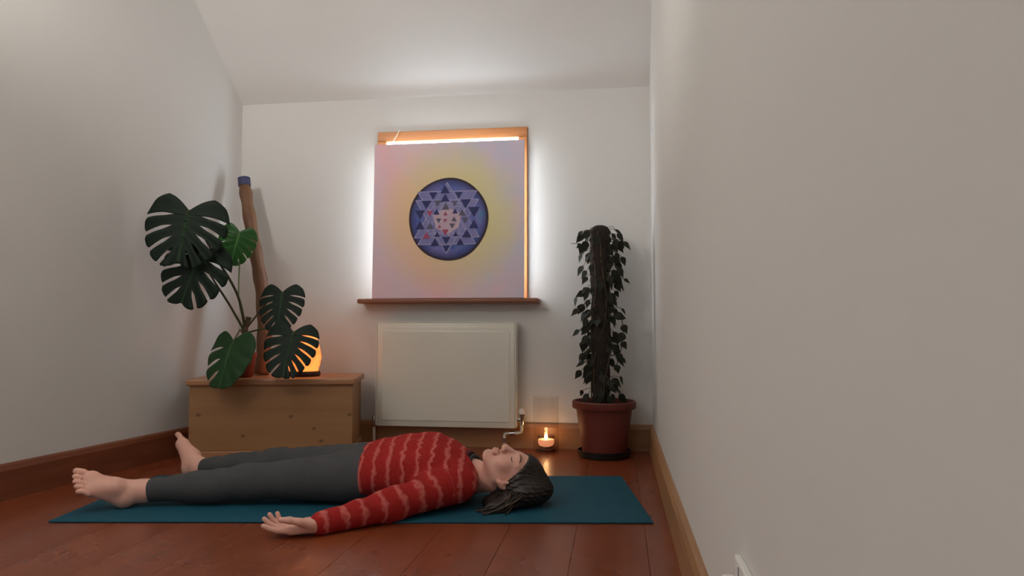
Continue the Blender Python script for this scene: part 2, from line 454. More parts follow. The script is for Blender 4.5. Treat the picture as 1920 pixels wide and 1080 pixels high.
triangles('mandala_red', [(375, 688, 74, 0), (165, 714, 84, 1), (372, 560, 44, 0), (375, 480, 46, 1), (200, 480, 70, 0), (310, 620, 40, 1)], 4.5)

# ------------------------------------------------------------------ radiator
ra = empty('radiator', (-.857, 3.565, 0))
tag(ra, 'white panel radiator on the wall below the window sill', 'radiator')
z0, z1, hw = .108, .634, .357
b = MB()
b.box((-hw, 0, z0), (hw, .018, z1), .005)
autosmooth(b.build('front_panel', 'radiator', ra))
b = MB()      # raised inner field with a fine groove
b.box((-hw + .028, -.0035, z0 + .03), (hw - .028, .004, z1 - .045), .003)
b.build('raised_field', 'radiator', ra)
MB().box((-hw + .004, .045, z0 + .004), (hw - .004, .062, z1 - .01), .004).build('rear_panel', 'radiator', ra)
MB().box((hw + .0005, .001, z0 + .004), (hw + .006, .066, z1 - .002), .002).build('side_cover', 'radiator', ra)
MB().box((-hw - .006, .001, z0 + .004), (-hw - .0005, .066, z1 - .002), .002).build('side_cover', 'radiator', ra)
b = MB()
b.box((-hw, .0, z1 + .0005), (hw, .006, z1 + .006)); b.box((-hw, .06, z1 + .0005), (hw, .066, z1 + .006))
b.build('grille_rail', 'radiator', ra)
sm = MB().box((-.004, .006, 0), (.004, .06, .005)).mesh('slat')
for i in range(36):
    o = link('grille_slat', sm, 'radiator' if not sm.materials else None, ra); o.location = (-hw + .012 + i * (2 * hw - .024) / 35, 0, z1 + .0007)
# dotted row along the top of the panel
sm = MB().box((-.0045, -.0012, -.002), (.0045, .0, .002)).mesh('pressed_dot')
for i in range(34):
    o = link('pressed_dot', sm, 'radiator' if not sm.materials else None, ra); o.location = (-hw + .035 + i * (2 * hw - .07) / 33, 0, z1 - .03)
for k in (-.25, .25):
    MB().box((k - .02, .066, z0 + .06), (k + .02, .095, z1 - .06)).build('wall_bracket', 'radiator', ra)
vx = hw + .03
vb = MB().lathe([(0, .125), (.012, .125), (.013, .13), (.013, .165), (.016, .168), (.016, .176), (0, .176)], 18, (vx, .03, 0)).build('valve', 'chrome', ra)
autosmooth(vb)
autosmooth(MB().lathe([(0, .177), (.014, .177), (.015, .182), (.013, .2), (.009, .205), (0, .206)], 18, (vx, .03, 0)).build('valve_cap', 'white_plastic', vb))
MB().tube([(hw - .005, .03, .15), (vx + .0, .03, .15)], .010, 14).build('valve_tail', 'chrome', vb)
MB().tube([(vx, .03, .128), (vx, .03, .1), (vx - .004, .03, .088), (vx - .014, .03, .083), (vx - .075, .03, .080), (vx - .085, .03, .077), (vx - .088, .03, .068), (vx - .088, .03, .0)], .0078, 14).build('pipe', 'pipe_white', ra, True)
autosmooth(MB().tube([(vx - .062, .03, .0805), (vx - .034, .03, .082)], .0115, 14).build('pipe_nut', 'chrome', ra))
autosmooth(MB().tube([(vx - .088, .03, .058), (vx - .088, .03, .036)], .0105, 14).build('pipe_nut', 'chrome', ra))
b = MB().lathe([(0, .10), (.010, .10), (.011, .15), (.008, .158), (0, .159)], 16, (-hw - .022, .03, 0)); b.tube([(-hw - .022, .03, .14), (-hw + .005, .03, .14)], .009, 12)
autosmooth(b.build('lockshield_valve', 'chrome', ra))
MB().tube([(-hw - .022, .03, .102), (-hw - .022, .03, 0)], .0075, 12).build('pipe', 'pipe_white', ra, True)

# ------------------------------------------------------------------ pine chest
ch = empty('chest', (-1.918, 3.042, 0), R(14.3))
tag(ch, 'low pine blanket chest standing in the left corner under the plant', 'chest')
CW, CD, CH = .728, .375, .345
MB().box((.0, .0, .05), (CW, .02, CH), .002).build('front_board', 'chest', ch)
MB().box((0, CD - .02, .05), (CW, CD, CH), .002).build('rear_board', 'chest', ch)
MB().box((0, .0205, .05), (.02, CD - .0205, CH), .002).build('side_board', 'chest', ch)
MB().box((CW - .02, .0205, .05), (CW, CD - .0205, CH), .002).build('side_board', 'chest', ch)
MB().box((.0205, .0205, .05), (CW - .0205, CD - .0205, .065)).build('bottom_board', 'chest', ch)
b = MB(); b.box((-.008, -.01, 0), (CW + .008, CD + .004, .05), .004); b.build('plinth', 'chest_lid', ch)
MB().box((-.014, -.016, CH + .0005), (CW + .016, CD + .004, CH + .03), .007).build('lid', 'chest_lid', ch)
ZT = CH + .03

# ------------------------------------------------------------------ carved wooden tube leaning in the corner
dj = empty('didgeridoo', (-1.742, 3.37, ZT))
tag(dj, 'tall curved wooden tube with blue top leaning in the left corner', 'wooden tube')
ax = spline([(0, 0, .003), (.004, .018, .2), (-.03, .05, .42), (-.085, .08, .62), (-.15, .115, .86), (-.185, .14, .985)], 8)
nA = len(ax)
MB().tube(ax, [.036 - .006 * i / nA + .0025 * math.sin(i * 1.1) for i in range(nA)], 20).build('tube', 'pole_wood', dj, True)
tp = [Vector((-.183, .138, .975)), Vector((-.191, .144, 1.018))]
autosmooth(MB().tube(tp, [.0315, .0315], 20).build('top_band', 'blue_cap', dj))

# ------------------------------------------------------------------ glowing salt lamp
sl = empty('salt_lamp', (-1.497, 3.33, ZT))
tag(sl, 'glowing orange salt lamp behind the lower right split leaf', 'lamp')
autosmooth(MB().lathe([(0, 0), (.07, 0), (.074, .006), (.074, .018), (.07, .024), (0, .024)], 32).build('base', 'lamp_base', sl))
rnd = random.Random(8)
ph = [rnd.uniform(0, 6.28) for _ in range(6)]
def wob(k, i):
    a = 2 * math.pi * i / 28
    return .005 * math.sin(3 * a + ph[0] + k) + .004 * math.sin(5 * a + ph[1] + 2 * k) + .003 * math.sin(2 * a + ph[2])
MB().lathe([(0, .0245), (.06, .0245), (.072, .05), (.074, .09), (.068, .13), (.055, .17), (.036, .205), (.014, .222), (0, .225)], 28, wob=wob).build('salt_rock', 'salt', sl, True)
lo = lamp('salt_lamp_light', 'POINT', (-1.497, 3.33, ZT + .12), 2.6, (1.0, .36, .12), .085)

# ------------------------------------------------------------------ monstera
def monstera_mesh(name, L, W, nl=6, nr=6, slit=.16, r0=.38, droop=.22, fold=.12, seed=1, solid_right=False):
    rn = random.Random(seed); V = []; F = []; A = []
    PH_ = {4: [134, 86, 66, 44, 4], 5: [134, 90, 72, 56, 38, 4], 6: [134, 92, 76, 62, 47, 30, 4], 7: [134, 96, 82, 69, 56, 43, 28, 4]}
    rk_a = [4, 32, 48, 62, 76, 92, 115, 134]; rk_r = [.27 * L / W, .40, .46, .50, .515, .50, .44, .33]
    for side in (-1, 1):
        nlobe = nl if side < 0 else nr
        sol = solid_right and side < 0
        pb = PH_[nlobe]; ob = [.74 * (i / nlobe) ** 1.2 for i in range(nlobe + 1)]
        K, Mr = 10, 12
        for li in range(nlobe):
            base = len(V)
            ja, jb = rn.uniform(-.05, .08), rn.uniform(-.05, .08)
            for m in range(Mr + 1):
                r = m / Mr
                x_ = max(0, (r - r0) / (1 - r0))
                g = 0 if sol else slit * min(1, (x_ / .3) ** .6) * (1 - .35 * x_)
                for k in range(K + 1):
                    q = k / K
                    a0 = 0 if li == 0 else g * (.45 if li == 0 else 1); a1 = 1 if li == nlobe - 1 else 1 - g * (.35 if li == 0 else 1)
                    t = a0 + (a1 - a0) * q
                    oy = L * (ob[li] + (ob[li + 1] - ob[li]) * t)
                    dg = pb[li] + (pb[li + 1] - pb[li]) * t
                    rad = float(np.interp(dg, rk_a, rk_r)) * W
                    if not sol and li: rad *= 1 - .05 * abs(2 * q - 1) ** 3
                    rr = rad * r; ph_ = R(dg)
                    bend = R(12) * r * r * (dg / 150)
                    x = side * rr * math.sin(ph_ - bend); y = oy + rr * math.cos(ph_ - bend)
                    if li == nlobe - 1 and t > .999: x = 0
                    z = -droop * (x * x) / W * 2 - .25 * droop * max(0, y) ** 2 / L + fold * abs(x) * .9
                    z += .010 * W * math.sin(q * 2 * math.pi) * r
                    V.append((x, y, z)); A.append(max(0, 1 - abs(x) / (.022 * W)) if r < .999 else 0)
            for m in range(Mr):
                for k in range(K):
                    i = base + m * (K + 1) + k
                    f = (i, i + 1, i + K + 2, i + K + 1)
                    F.append(f if side > 0 else f[::-1])
    me = bpy.data.meshes.new(name); me.from_pydata(V, [], F)
    at = me.attributes.new('vein', 'FLOAT', 'POINT'); at.data.foreach_set('value', A)
    bm = bmesh.new(); bm.from_mesh(me); bmesh.ops.remove_doubles(bm, verts=bm.verts[:], dist=.0006)
    bm.to_mesh(me); bm.free(); return me
mo = empty('monstera_plant', (-1.757, 3.215, ZT))
tag(mo, 'potted monstera with large dark split leaves on the pine chest', 'plant')
MW = Vector(mo.location)
autosmooth(MB().lathe([(0, 0), (.045, 0), (.05, .006), (.06, .095), (.066, .095), (.066, .115), (.06, .115), (.058, .1), (0, .1)], 32).build('pot', 'terracotta', mo))
MB().lathe([(0, .101), (.056, .1005), (.05, .1065), (.02, .109), (0, .11)], 24).build('soil', 'soil', mo, True)
node = Vector((-1.742, 3.22, .62))
MB().tube([p for p in spline([(0, 0, .105), (.012, -.002, .15), (.004, .0, .20), (.016, .004, .25), (.024, .006, .285)], 5)], [.013 + .0025 * math.sin(i * 1.7) for i in range(21)], 12).build('stem', 'stem', mo, True)
def mleaf(base, tip, nrm, W, mat, petiole, pr, pmat='petiole', **kw):
    base = Vector(base); tip = Vector(tip); Y = (tip - base); L = Y.length; Y.normalize()
    Z = Vector(nrm); Z = (Z - Y * Z.dot(Y)).normalized(); X = Y.cross(Z)
    me = monstera_mesh('leaf', L, W, **kw)
    o = link('leaf', me, mat, mo, True)
    mx = Matrix.Translation(base - MW) @ Matrix((X, Y, Z)).transposed().to_4x4(); o.matrix_local = mx
    so = o.modifiers.new('thickness', 'SOLIDIFY'); so.thickness = .0012; so.offset = 0
    inv = mx.inverted()
    pts = spline([inv @ (Vector(p) - MW) for p in petiole] + [Vector((0, 0, -.002)), Vector((0, L * .10, -.0005))], 8)
    np_ = len(pts)
    MB().tube(pts, [pr * (1 - .55 * i / np_) for i in range(np_)], 8).build('petiole', pmat, o, True)
    return o
cdir = Vector((.45, -.9, .1))
mleaf((-1.868, 2.93, 1.128), (-1.892, 2.885, .90), (.30, -1, .35), .36, 'monstera_dark', [(-1.748, 3.215, .61), (-1.762, 3.16, .77), (-1.83, 3.07, .95), (-1.875, 2.99, 1.09)], .0075, nl=6, nr=5, seed=3)
mleaf((-1.835, 2.975, .945), (-1.91, 2.94, .72), (.2, -1, .42), .32, 'monstera_dark', [(-1.752, 3.21, .60), (-1.79, 3.14, .72), (-1.83, 3.06, .84), (-1.84, 3.0, .93)], .006, nl=5, nr=5, slit=.15, seed=5)
mleaf((-1.815, 3.27, 1.076), (-1.850, 3.25, .915), (.35, -1, .2), .185, 'monstera_light', [(-1.745, 3.22, .61), (-1.80, 3.25, .74), (-1.822, 3.285, .90), (-1.818, 3.29, 1.03)], .0045, 'petiole_fresh', nl=5, nr=5, slit=.07, r0=.6, seed=7)
mleaf((-1.550, 3.19, .776), (-1.548, 3.13, .588), (.05, -1, .38), .222, 'monstera_dark', [(-1.736, 3.22, .615), (-1.68, 3.215, .68), (-1.62, 3.22, .75)], .005, nl=6, nr=6, slit=.14, seed=11)
mleaf((-1.455, 3.11, .590), (-1.470, 3.03, .392), (.15, -1, .42), .25, 'monstera_dark', [(-1.738, 3.215, .585), (-1.66, 3.19, .60), (-1.56, 3.16, .61)], .005, nl=7, nr=5, slit=.14, seed=13)
mleaf((-1.712, 3.05, .552), (-1.738, 2.965, .350), (-.25, -1, .5), .255, 'monstera_mid', [(-1.75, 3.205, .575), (-1.74, 3.16, .60), (-1.715, 3.10, .59)], .005, nl=5, nr=4, slit=.15, seed=17, solid_right=True)

# ------------------------------------------------------------------ climbing plant on a moss pole
cp = empty('climbing_plant', (-.06, 3.478, 0))
tag(cp, 'tall climbing plant on a dark moss pole in a terracotta pot', 'plant')
autosmooth(MB().lathe([(0, 0), (.10, 0), (.120, .004), (.128, .032), (.123, .033), (.115, .010), (0, .010)], 48).build('saucer', 'saucer', cp))
pot = autosmooth(MB().lathe([(0, .012), (.098, .012), (.104, .018), (.132, .225), (.148, .228), (.151, .234), (.151, .258), (.147, .263), (.138, .263), (.135, .255), (.131, .235), (0, .235)], 48).build('pot', 'terracotta', cp))
MB().lathe([(0, .236), (.131, .236), (.12, .243), (.07, .25), (0, .252)], 32, wob=lambda k, i: .003 * math.sin(i * 2.3)).build('soil', 'soil', cp, True)
rnd = random.Random(2)
prof = []
zz = .24
while zz < 1.085:
    prof.append((.043 + rnd.uniform(-.004, .005) + (.006 if .5 < zz < .62 or zz > 1.03 else 0), zz)); zz += .018
prof = [(0, .24)] + prof + [(.036, 1.092), (.02, 1.1), (0, 1.102)]
MB().lathe(prof, 22, (-.014, .0, 0), wob=lambda k, i: .0045 * math.sin(i * 2.9 + k * 1.3) * math.cos(k * 2.1 + i)).build('moss_pole', 'coir', cp, True)
# heart-shaped leaf mesh
def heart_leaf():
    V = []; F = []; A = []; N = 8
    half = [0, .30, .44, .46, .40, .30, .18, .08, 0]
    for i in range(N + 1):
        y = i / N - (.10 if i == 1 else 0) * 0
        for j in (-1, -.5, 0, .5, 1):
            xx = j * half[i]
            yy = y - .12 * abs(j) * (1 - y)
            V.append((xx, yy, .10 * abs(xx) - .22 * y * y)); A.append(1 if j == 0 else 0)
    for i in range(N):
        for j in range(4):
            k = i * 5 + j; F.append((k, k + 1, k + 6, k + 5))
    me = bpy.data.meshes.new('leaf'); me.from_pydata(V, [], F)
    bm = bmesh.new(); bm.from_mesh(me); bmesh.ops.remove_doubles(bm, verts=bm.verts[:], dist=.0005); bm.to_mesh(me); bm.free()
    me.materials.append(M['ivy_leaf']); me.polygons.foreach_set('use_smooth', [True] * len(me.polygons)); return me
hl = heart_leaf()
vine = []
for k in range(5):
    a0 = k * 1.26 + .4; pts = []
    for i in range(26):
        z = .25 + i * .0325; a = a0 + .5 * math.sin(i * .35 + k) + i * .05
        pts.append((-.014 + .045 * math.cos(a), .045 * math.sin(a), z))
    MB().tube(spline(pts, 2), .0032, 6).build('vine', 'stem', cp, True); vine.append(pts)
pet = MB().tube(spline([(0, 0, 0), (.0, .45, .16), (0, 1, .0)], 5), [.02] * 11, 5).mesh('petiole'); pet.materials.append(M['stem'])
cnt = 0
for i in range(175):
    z = .29 + (i / 174) * .80
    k = rnd.randrange(5)
    a = rnd.uniform(0, 2 * math.pi)
    if abs(math.sin(a)) > .8 and rnd.random() < .5: a += 1.2
    plen = rnd.uniform(.008, .04) if rnd.random() < .75 else rnd.uniform(.04, .08)
    if .70 < z < .80 and math.cos(a) > .3: plen *= .5
    st = Vector((-.014 + .04 * math.cos(a), .04 * math.sin(a), z))
    dz = rnd.uniform(-.5, .25)
    d_ = Vector((math.cos(a), math.sin(a), dz)).normalized()
    end = st + d_ * plen + Vector((0, 0, -plen * plen * 2))
    size = rnd.uniform(.030, .056)
    # keep clear of the right wall
    if end.x + cp.location.x > .12: end.x = .12 - cp.location.x
    if end.y + cp.location.y > 3.60: end.y = 3.60 - cp.location.y
    td = Vector((d_.x * rnd.uniform(.4, 1.0), d_.y * .6, rnd.uniform(-1.3, -.35))).normalized()
    Xv = td.cross(Vector((rnd.uniform(-.5, .5), rnd.uniform(-1, -.2), rnd.uniform(.2, 1)))).normalized(); Zv = Xv.cross(td)
    o = bpy.data.objects.new('leaf', hl); C.objects.link(o); o.parent = cp
    o.matrix_local = Matrix.Translation(end) @ Matrix((Xv, td, Zv)).transposed().to_4x4() @ Matrix.Diagonal((size * .78, size * 1.05, size, 1))
    # petiole from the pole to the leaf (child of the plant)
    pv = end - st; pl_ = pv.length; pv.normalize()
    Xp = pv.cross(Vector((0, 0, 1))).normalized(); Zp = Xp.cross(pv)
    q = bpy.data.objects.new('petiole', pet); C.objects.link(q); q.parent = cp
    s_ = max(pl_, .01)
    q.matrix_local = Matrix.Translation(st) @ Matrix((Xp, pv, Zp)).transposed().to_4x4() @ Matrix.Diagonal((.07, s_, .07, 1))
# trailing sprays seen against the wall
def spray(pts, leaves, r=.0022):
    sp = spline(pts, 6); MB().tube(sp, r, 6).build('vine', 'stem', cp, True)
    for f, size, ang in leaves:
        p = sp[int(f * (len(sp) - 1))]
        td = Vector((math.sin(ang), -.25, -math.cos(ang))).normalized()
        Xv = td.cross(Vector((.1, -1, .25))).normalized(); Zv = Xv.cross(td)
        o = bpy.data.objects.new('leaf', hl); C.objects.link(o); o.parent = cp
        o.matrix_local = Matrix.Translation(p) @ Matrix((Xv, td, Zv)).transposed().to_4x4() @ Matrix.Diagonal((size * .9, size, size, 1))
spray([(.02, -.02, .66), (.055, -.03, .668), (.085, -.03, .65), (.092, -.03, .58), (.08, -.03, .50), (.06, -.03, .43)], [(.25, .05, 1.3), (.5, .045, .5), (.62, .052, -.5), (.72, .04, .6), (.85, .042, -.3), (1, .04, .3)])
spray([(-.04, -.02, .66), (-.075, -.03, .62), (-.09, -.03, .54), (-.085, -.03, .46), (-.07, -.03, .38)], [(.3, .045, -.6), (.5, .052, -.2), (.68, .045, -.4), (.84, .04, .3), (1, .045, -.3)])
spray([(-.04, -.02, .98), (-.08, -.03, 1.0), (-.115, -.03, 1.01), (-.15, -.03, 1.012)], [(.45, .05, -.4), (.6, .03, -.9)], .0014)

# ------------------------------------------------------------------ candle in a tall glass
gx, gy_ = -.345, 3.56
hg = autosmooth(MB().lathe([(0, .001), (.061, .001), (.063, .004), (.063, .268), (.0605, .270), (.060, .268), (.060, .008), (0, .008)], 48).build('glass_cylinder', 'glass'))
hg.location = (gx, gy_, 0)
tag(hg, 'tall clear glass cylinder standing around the lit candle', 'glass vase')
cd = empty('tealight_candle', (gx, gy_, .0085))
tag(cd, 'small lit candle glowing in a glass cup by the skirting board', 'candle')
autosmooth(MB().lathe([(0, 0), (.046, 0), (.049, .003), (.046, .007), (.02, .009), (.022, .014), (.036, .020), (.043, .036), (.043, .055), (.039, .072), (.0375, .072), (.0415, .055), (.0415, .036), (.035, .022), (.02, .016), (0, .0155)], 36).build('glass_cup', 'clear_glass', cd))
autosmooth(MB().lathe([(0, .017), (.020, .0175), (.034, .0235), (.0405, .037), (.0405, .05), (.039, .053), (0, .052)], 32).build('wax', 'wax', cd))
MB().tube([(0, 0, .052), (.001, 0, .058)], .0012, 6).build('wick', 'wick', cd)
MB().lathe([(0, .054), (.005, .056), (.0085, .062), (.007, .070), (.003, .077), (0, .081)], 16).build('flame', 'flame', cd, True)
lamp('candle_light', 'POINT', (gx, gy_, .098), .2, (1.0, .5, .2), .01)

# ------------------------------------------------------------------ wall socket low on the right wall
so = empty('wall_socket', (XR, 1.02, .248))
tag(so, 'white plastic wall socket with a plug low on the right wall', 'socket')
MB().box((-.011, -.073, -.043), (0, .073, .043), .003).build('face_plate', 'white_plastic', so)
pg = MB(); pg.box((-.032, .014, -.036), (-.0115, .056, .020), .005)
pg.build('plug', 'white_plastic', so)
MB().box((-.0145, -.045, .018), (-.0115, -.033, .036), .001).build('rocker_switch', 'white_plastic', so)
MB().box((-.0145, .030, .020), (-.0115, .042, .038), .001).build('rocker_switch', 'white_plastic', so)

# ------------------------------------------------------------------ yoga mat
ANG = R(7.84)
ym = MB().box((0, 0, 0), (1.90, .69, .006), .002).build('yoga_mat', 'mat')
ym.location = (-1.771, 2.065, .0005); ym.rotation_euler = (0, 0, ANG)
tag(ym, 'teal yoga mat lying flat on the wooden floor under the person', 'yoga mat')

# ------------------------------------------------------------------ person: distance-field modelling in mat space
ZM = .0075
class Field:
    def __init__(s, lo, hi, h):
        s.lo = np.array(lo, float); s.h = h
        s.n = np.ceil((np.array(hi) - s.lo) / h).astype(int) + 1
        s.a = np.full(s.n, .5, np.float32)
    def sub(s, lo, hi):
        i0 = np.clip(np.floor((np.array(lo) - s.lo) / s.h).astype(int), 0, s.n - 1)
        i1 = np.clip(np.ceil((np.array(hi) - s.lo) / s.h).astype(int) + 1, 1, s.n)
        ax_ = [s.lo[k] + s.h * np.arange(i0[k], i1[k]) for k in range(3)]
        P = np.stack(np.meshgrid(*ax_, indexing='ij'), -1).astype(np.float32)
        return tuple(slice(i0[k], i1[k]) for k in range(3)), P
    def add(s, fn, lo, hi, k=.01, op='u'):
        pad = k + .03
        sl_, P = s.sub(np.array(lo) - pad, np.array(hi) + pad)
        if P.size == 0: return
        d = fn(P).astype(np.float32); a = s.a[sl_]
        if op == 'u':
            h = np.clip(.5 + .5 * (a - d) / k, 0, 1); s.a[sl_] = a + (d - a) * h - k * h * (1 - h)
        elif op == 's':
            h = np.clip(.5 - .5 * (a + d) / k, 0, 1); s.a[sl_] = a + (-d - a) * h + k * h * (1 - h)
    def cone(s, a, b, r1, r2, k=.01, op='u'):
        a = np.array(a, float); b = np.array(b, float); r = max(r1, r2)
        s.add(lambda P: rcone(P, a, b, r1, r2), np.minimum(a, b) - r, np.maximum(a, b) + r, k, op)
    def chain(s, pts, rad, k=.01):
        for i in range(len(pts) - 1): s.cone(pts[i], pts[i + 1], rad[i], rad[i + 1], k)
    def ell(s, c, r, k=.01, op='u', fr=None):
        c = np.array(c, float); r = np.array(r, float); m = r.max()
        def fn(P):
            q = P - c
            if fr is not None: q = q @ fr.T
            k0 = np.linalg.norm(q / r, axis=-1); k1 = np.linalg.norm(q / (r * r), axis=-1) + 1e-9
            return k0 * (k0 - 1) / k1
        s.add(fn, c - m, c + m, k, op)
    def loft(s, secs, k=.02, p=2.3, off=0):
        S = np.array(secs, float); x0, x1 = S[0, 0], S[-1, 0]
        def fn(P):
            x = np.clip(P[..., 0], x0, x1)
            cd_, a_, b_ = (np.interp(x, S[:, 0], S[:, i]) for i in (1, 2, 3))
            cz = np.interp(x, S[:, 0], S[:, 4])
            a_ = a_ + off; b_ = b_ + off
            u = np.abs(P[..., 1] - cd_) / a_; v_ = np.abs(P[..., 2] - cz) / b_
            d = ((u ** p + v_ ** p) ** (1 / p) - 1) * np.minimum(a_, b_)
            e_ = np.maximum(x0 - P[..., 0], P[..., 0] - x1)
            return np.maximum(d, e_)
        lo_ = [x0, (S[:, 1] - S[:, 2]).min() - .03, (S[:, 4] - S[:, 3]).min() - .03]
        hi_ = [x1, (S[:, 1] + S[:, 2]).max() + .03, (S[:, 4] + S[:, 3]).max() + .03]
        s.add(fn, lo_, hi_, k)
    def mesh(s, name):
        a = s.a; a[0] = a[-1] = .1; a[:, 0] = a[:, -1] = .1; a[:, :, 0] = np.maximum(a[:, :, 0], .001); a[:, :, -1] = .1
        ins = a < 0
        n0 = np.array(a.shape)
        cnt_ = np.zeros(n0 - 1, np.uint8)
        for dx in (0, 1):
            for dy in (0, 1):
                for dz in (0, 1):
                    cnt_ += ins[dx:n0[0] - 1 + dx, dy:n0[1] - 1 + dy, dz:n0[2] - 1 + dz]
        act = np.argwhere((cnt_ > 0) & (cnt_ < 8))
        idx = -np.ones(n0 - 1, np.int64); idx[tuple(act.T)] = np.arange(len(act))
        pos = np.zeros((len(act), 3)); w_ = np.zeros(len(act))
        cor = [(x, y, z) for x in (0, 1) for y in (0, 1) for z in (0, 1)]
        val = {c: a[act[:, 0] + c[0], act[:, 1] + c[1], act[:, 2] + c[2]] for c in cor}
        for c in cor:
            for k in range(3):
                if c[k]: continue
                e_ = list(c); e_[k] = 1; v0, v1 = val[c], val[tuple(e_)]
                m = (v0 < 0) != (v1 < 0)
                t_ = np.where(m, v0 / np.where(m, v0 - v1, 1), 0)
                q = np.array(c, float)[None].repeat(len(act), 0); q[:, k] += t_
                pos += q * m[:, None]; w_ += m
        pos = (act + pos / w_[:, None]) * s.h + s.lo
        faces = []
        for k in range(3):
            u, v_ = (k + 1) % 3, (k + 2) % 3
            sl0 = [slice(1, -1)] * 3; sl0[k] = slice(0, -1); sl1 = list(sl0); sl1[k] = slice(1, None)
            A0 = ins[tuple(sl0)]; A1 = ins[tuple(sl1)]
            for flip, mask in ((False, A0 & ~A1), (True, ~A0 & A1)):
                e_ = np.argwhere(mask)
                if not len(e_): continue
                off = np.ones(3, int); off[k] = 0; e_ = e_ + off
                q = []
                for (du, dv) in ((-1, -1), (0, -1), (0, 0), (-1, 0)):
                    c = e_.copy(); c[:, u] += du; c[:, v_] += dv; q.append(idx[tuple(c.T)])
                q = np.stack(q, 1)
                faces.append(q[:, ::-1] if flip else q)
        faces = np.concatenate(faces); faces = faces[(faces >= 0).all(1)]
        me = bpy.data.meshes.new(name)
        me.vertices.add(len(pos)); me.vertices.foreach_set('co', pos.astype(np.float32).ravel())
        me.loops.add(faces.size); me.loops.foreach_set('vertex_index', faces.ravel().astype(np.int32))
        me.polygons.add(len(faces)); me.polygons.foreach_set('loop_start', np.arange(0, faces.size, 4, dtype=np.int32))
        me.update(calc_edges=True); me.validate(); return me, pos
def rcone(P, a, b, r1, r2):
    ba = b - a; l2 = ba @ ba; rr = r1 - r2; a2 = l2 - rr * rr; il2 = 1 / l2
    pa_ = P - a; y = pa_ @ ba; z = y - l2
    x2 = ((pa_ * l2 - y[..., None] * ba) ** 2).sum(-1); y2 = y * y * l2; z2 = z * z * l2
    k = np.sign(rr) * rr * rr * x2
    d3 = (np.sqrt(x2 * a2 * il2) + y * rr) * il2 - r1
    dA = np.sqrt(x2 + z2) * il2 - r2; dB = np.sqrt(x2 + y2) * il2 - r1
    return np.where(np.sign(z) * a2 * z2 > k, dA, np.where(np.sign(y) * a2 * y2 < k, dB, d3))

def V3(*a): return np.array(a, float)
HIP = [V3(.915, .25, .095), V3(.905, .425, .095)]
KNEE = [V3(.545, .232, .080), V3(.548, .525, .084)]
ANK = [V3(.20, .198, .055), V3(.205, .622, .050)]
SHO = [V3(1.275, .165, .088), V3(1.265, .455, .088)]
ELB = [V3(1.075, .025, .052), V3(1.06, .585, .055)]
WRI = [V3(.888, -.116, .031), V3(.865, .665, .038)]
TORSO = [  # s, centre d, half width, half height, centre z
    (.86, .338, .165, .078, .088), (.93, .335, .170, .083, .094), (1.03, .325, .162, .093, .104), (1.13, .315, .168, .100, .111),
    (1.20, .31, .172, .099, .110), (1.26, .307, .160, .082, .098), (1.30, .303, .120, .064, .090), (1.34, .298, .075, .05, .088)]
# head frame
O = V3(1.452, .232, .110); SC = .93
hh_ = V3(.985, 0, -.17); hh_ /= np.linalg.norm(hh_)
X0 = V3(0, -1, 0); fn0 = np.cross(X0, hh_); al = R(17)
HX = X0 * math.cos(al) - fn0 * math.sin(al); HZ = fn0 * math.cos(al) + X0 * math.sin(al); HY = hh_
HM = np.stack([HX, HY, HZ])            # rows: world -> head
def H(x, y, z): return O + SC * (HX * x + HY * y + HZ * z)

F = Field((-.06, -.30, -.004), (1.66, .92, .262), .0036)
F.loft(TORSO, .02)
for i in (0, 1):
    F.chain([HIP[i], KNEE[i], ANK[i]], [.078, .050, .033], .03)
    mid = KNEE[i] * .62 + ANK[i] * .38 + V3(0, 0, -.012); F.ell(mid, (.10, .043, .043), .03)
    F.chain([SHO[i], ELB[i], WRI[i]], [.048, .036, .024], .02)
# head
F.cone(V3(1.33, .285, .088), H(0, -.055, -.03), .052, .050, .02)
F.ell(H(0, .024, -.012), V3(.073, .088, .092) * SC, .012, fr=HM)
F.ell(H(0, -.028, .020), V3(.058, .078, .060) * SC, .02, fr=HM)
for s_ in (-1, 1):
    F.cone(H(s_ * .048, -.045, -.004), H(s_ * .016, -.094, .050), .019 * SC, .015 * SC, .02)
    F.ell(H(s_ * .034, -.030, .052), V3(.026, .028, .022) * SC, .018, fr=HM)
    F.cone(H(s_ * .012, .020, .075), H(s_ * .046, .019, .058), .009, .008, .014)
    F.ell(H(s_ * .031, .000, .0635), V3(.016, .0125, .013) * SC, .005, fr=HM)
    F.ell(H(s_ * .011, -.042, .092), V3(.0085, .009, .009) * SC, .006, fr=HM)
    # ear: rim, lobe, hollow
    F.ell(H(s_ * .077, -.010, -.012), V3(.009, .032, .019) * SC, .004, fr=HM)
    F.ell(H(s_ * .086, -.004, -.010), V3(.007, .016, .009) * SC, .004, 's', fr=HM)
    F.ell(H(s_ * .076, -.040, -.003), V3(.007, .010, .008) * SC, .005, fr=HM)
F.cone(H(0, -.096, .058), H(0, -.094, .062), .016, .015, .015)
F.cone(H(0, .010, .078), H(0, -.036, .099), .008, .0115, .010)
F.cone(H(-.017, -.064, .0785), H(.017, -.064, .0785), .0058, .0058, .006)
F.cone(H(0, -.063, .0825), H(0, -.064, .083), .0055, .0055, .006)
F.cone(H(-.014, -.0745, .078), H(.014, -.0745, .078), .0068, .0068, .006)
F.cone(H(-.02, -.0692, .0865), H(.02, -.0692, .0865), .0016, .0016, .003, 's')
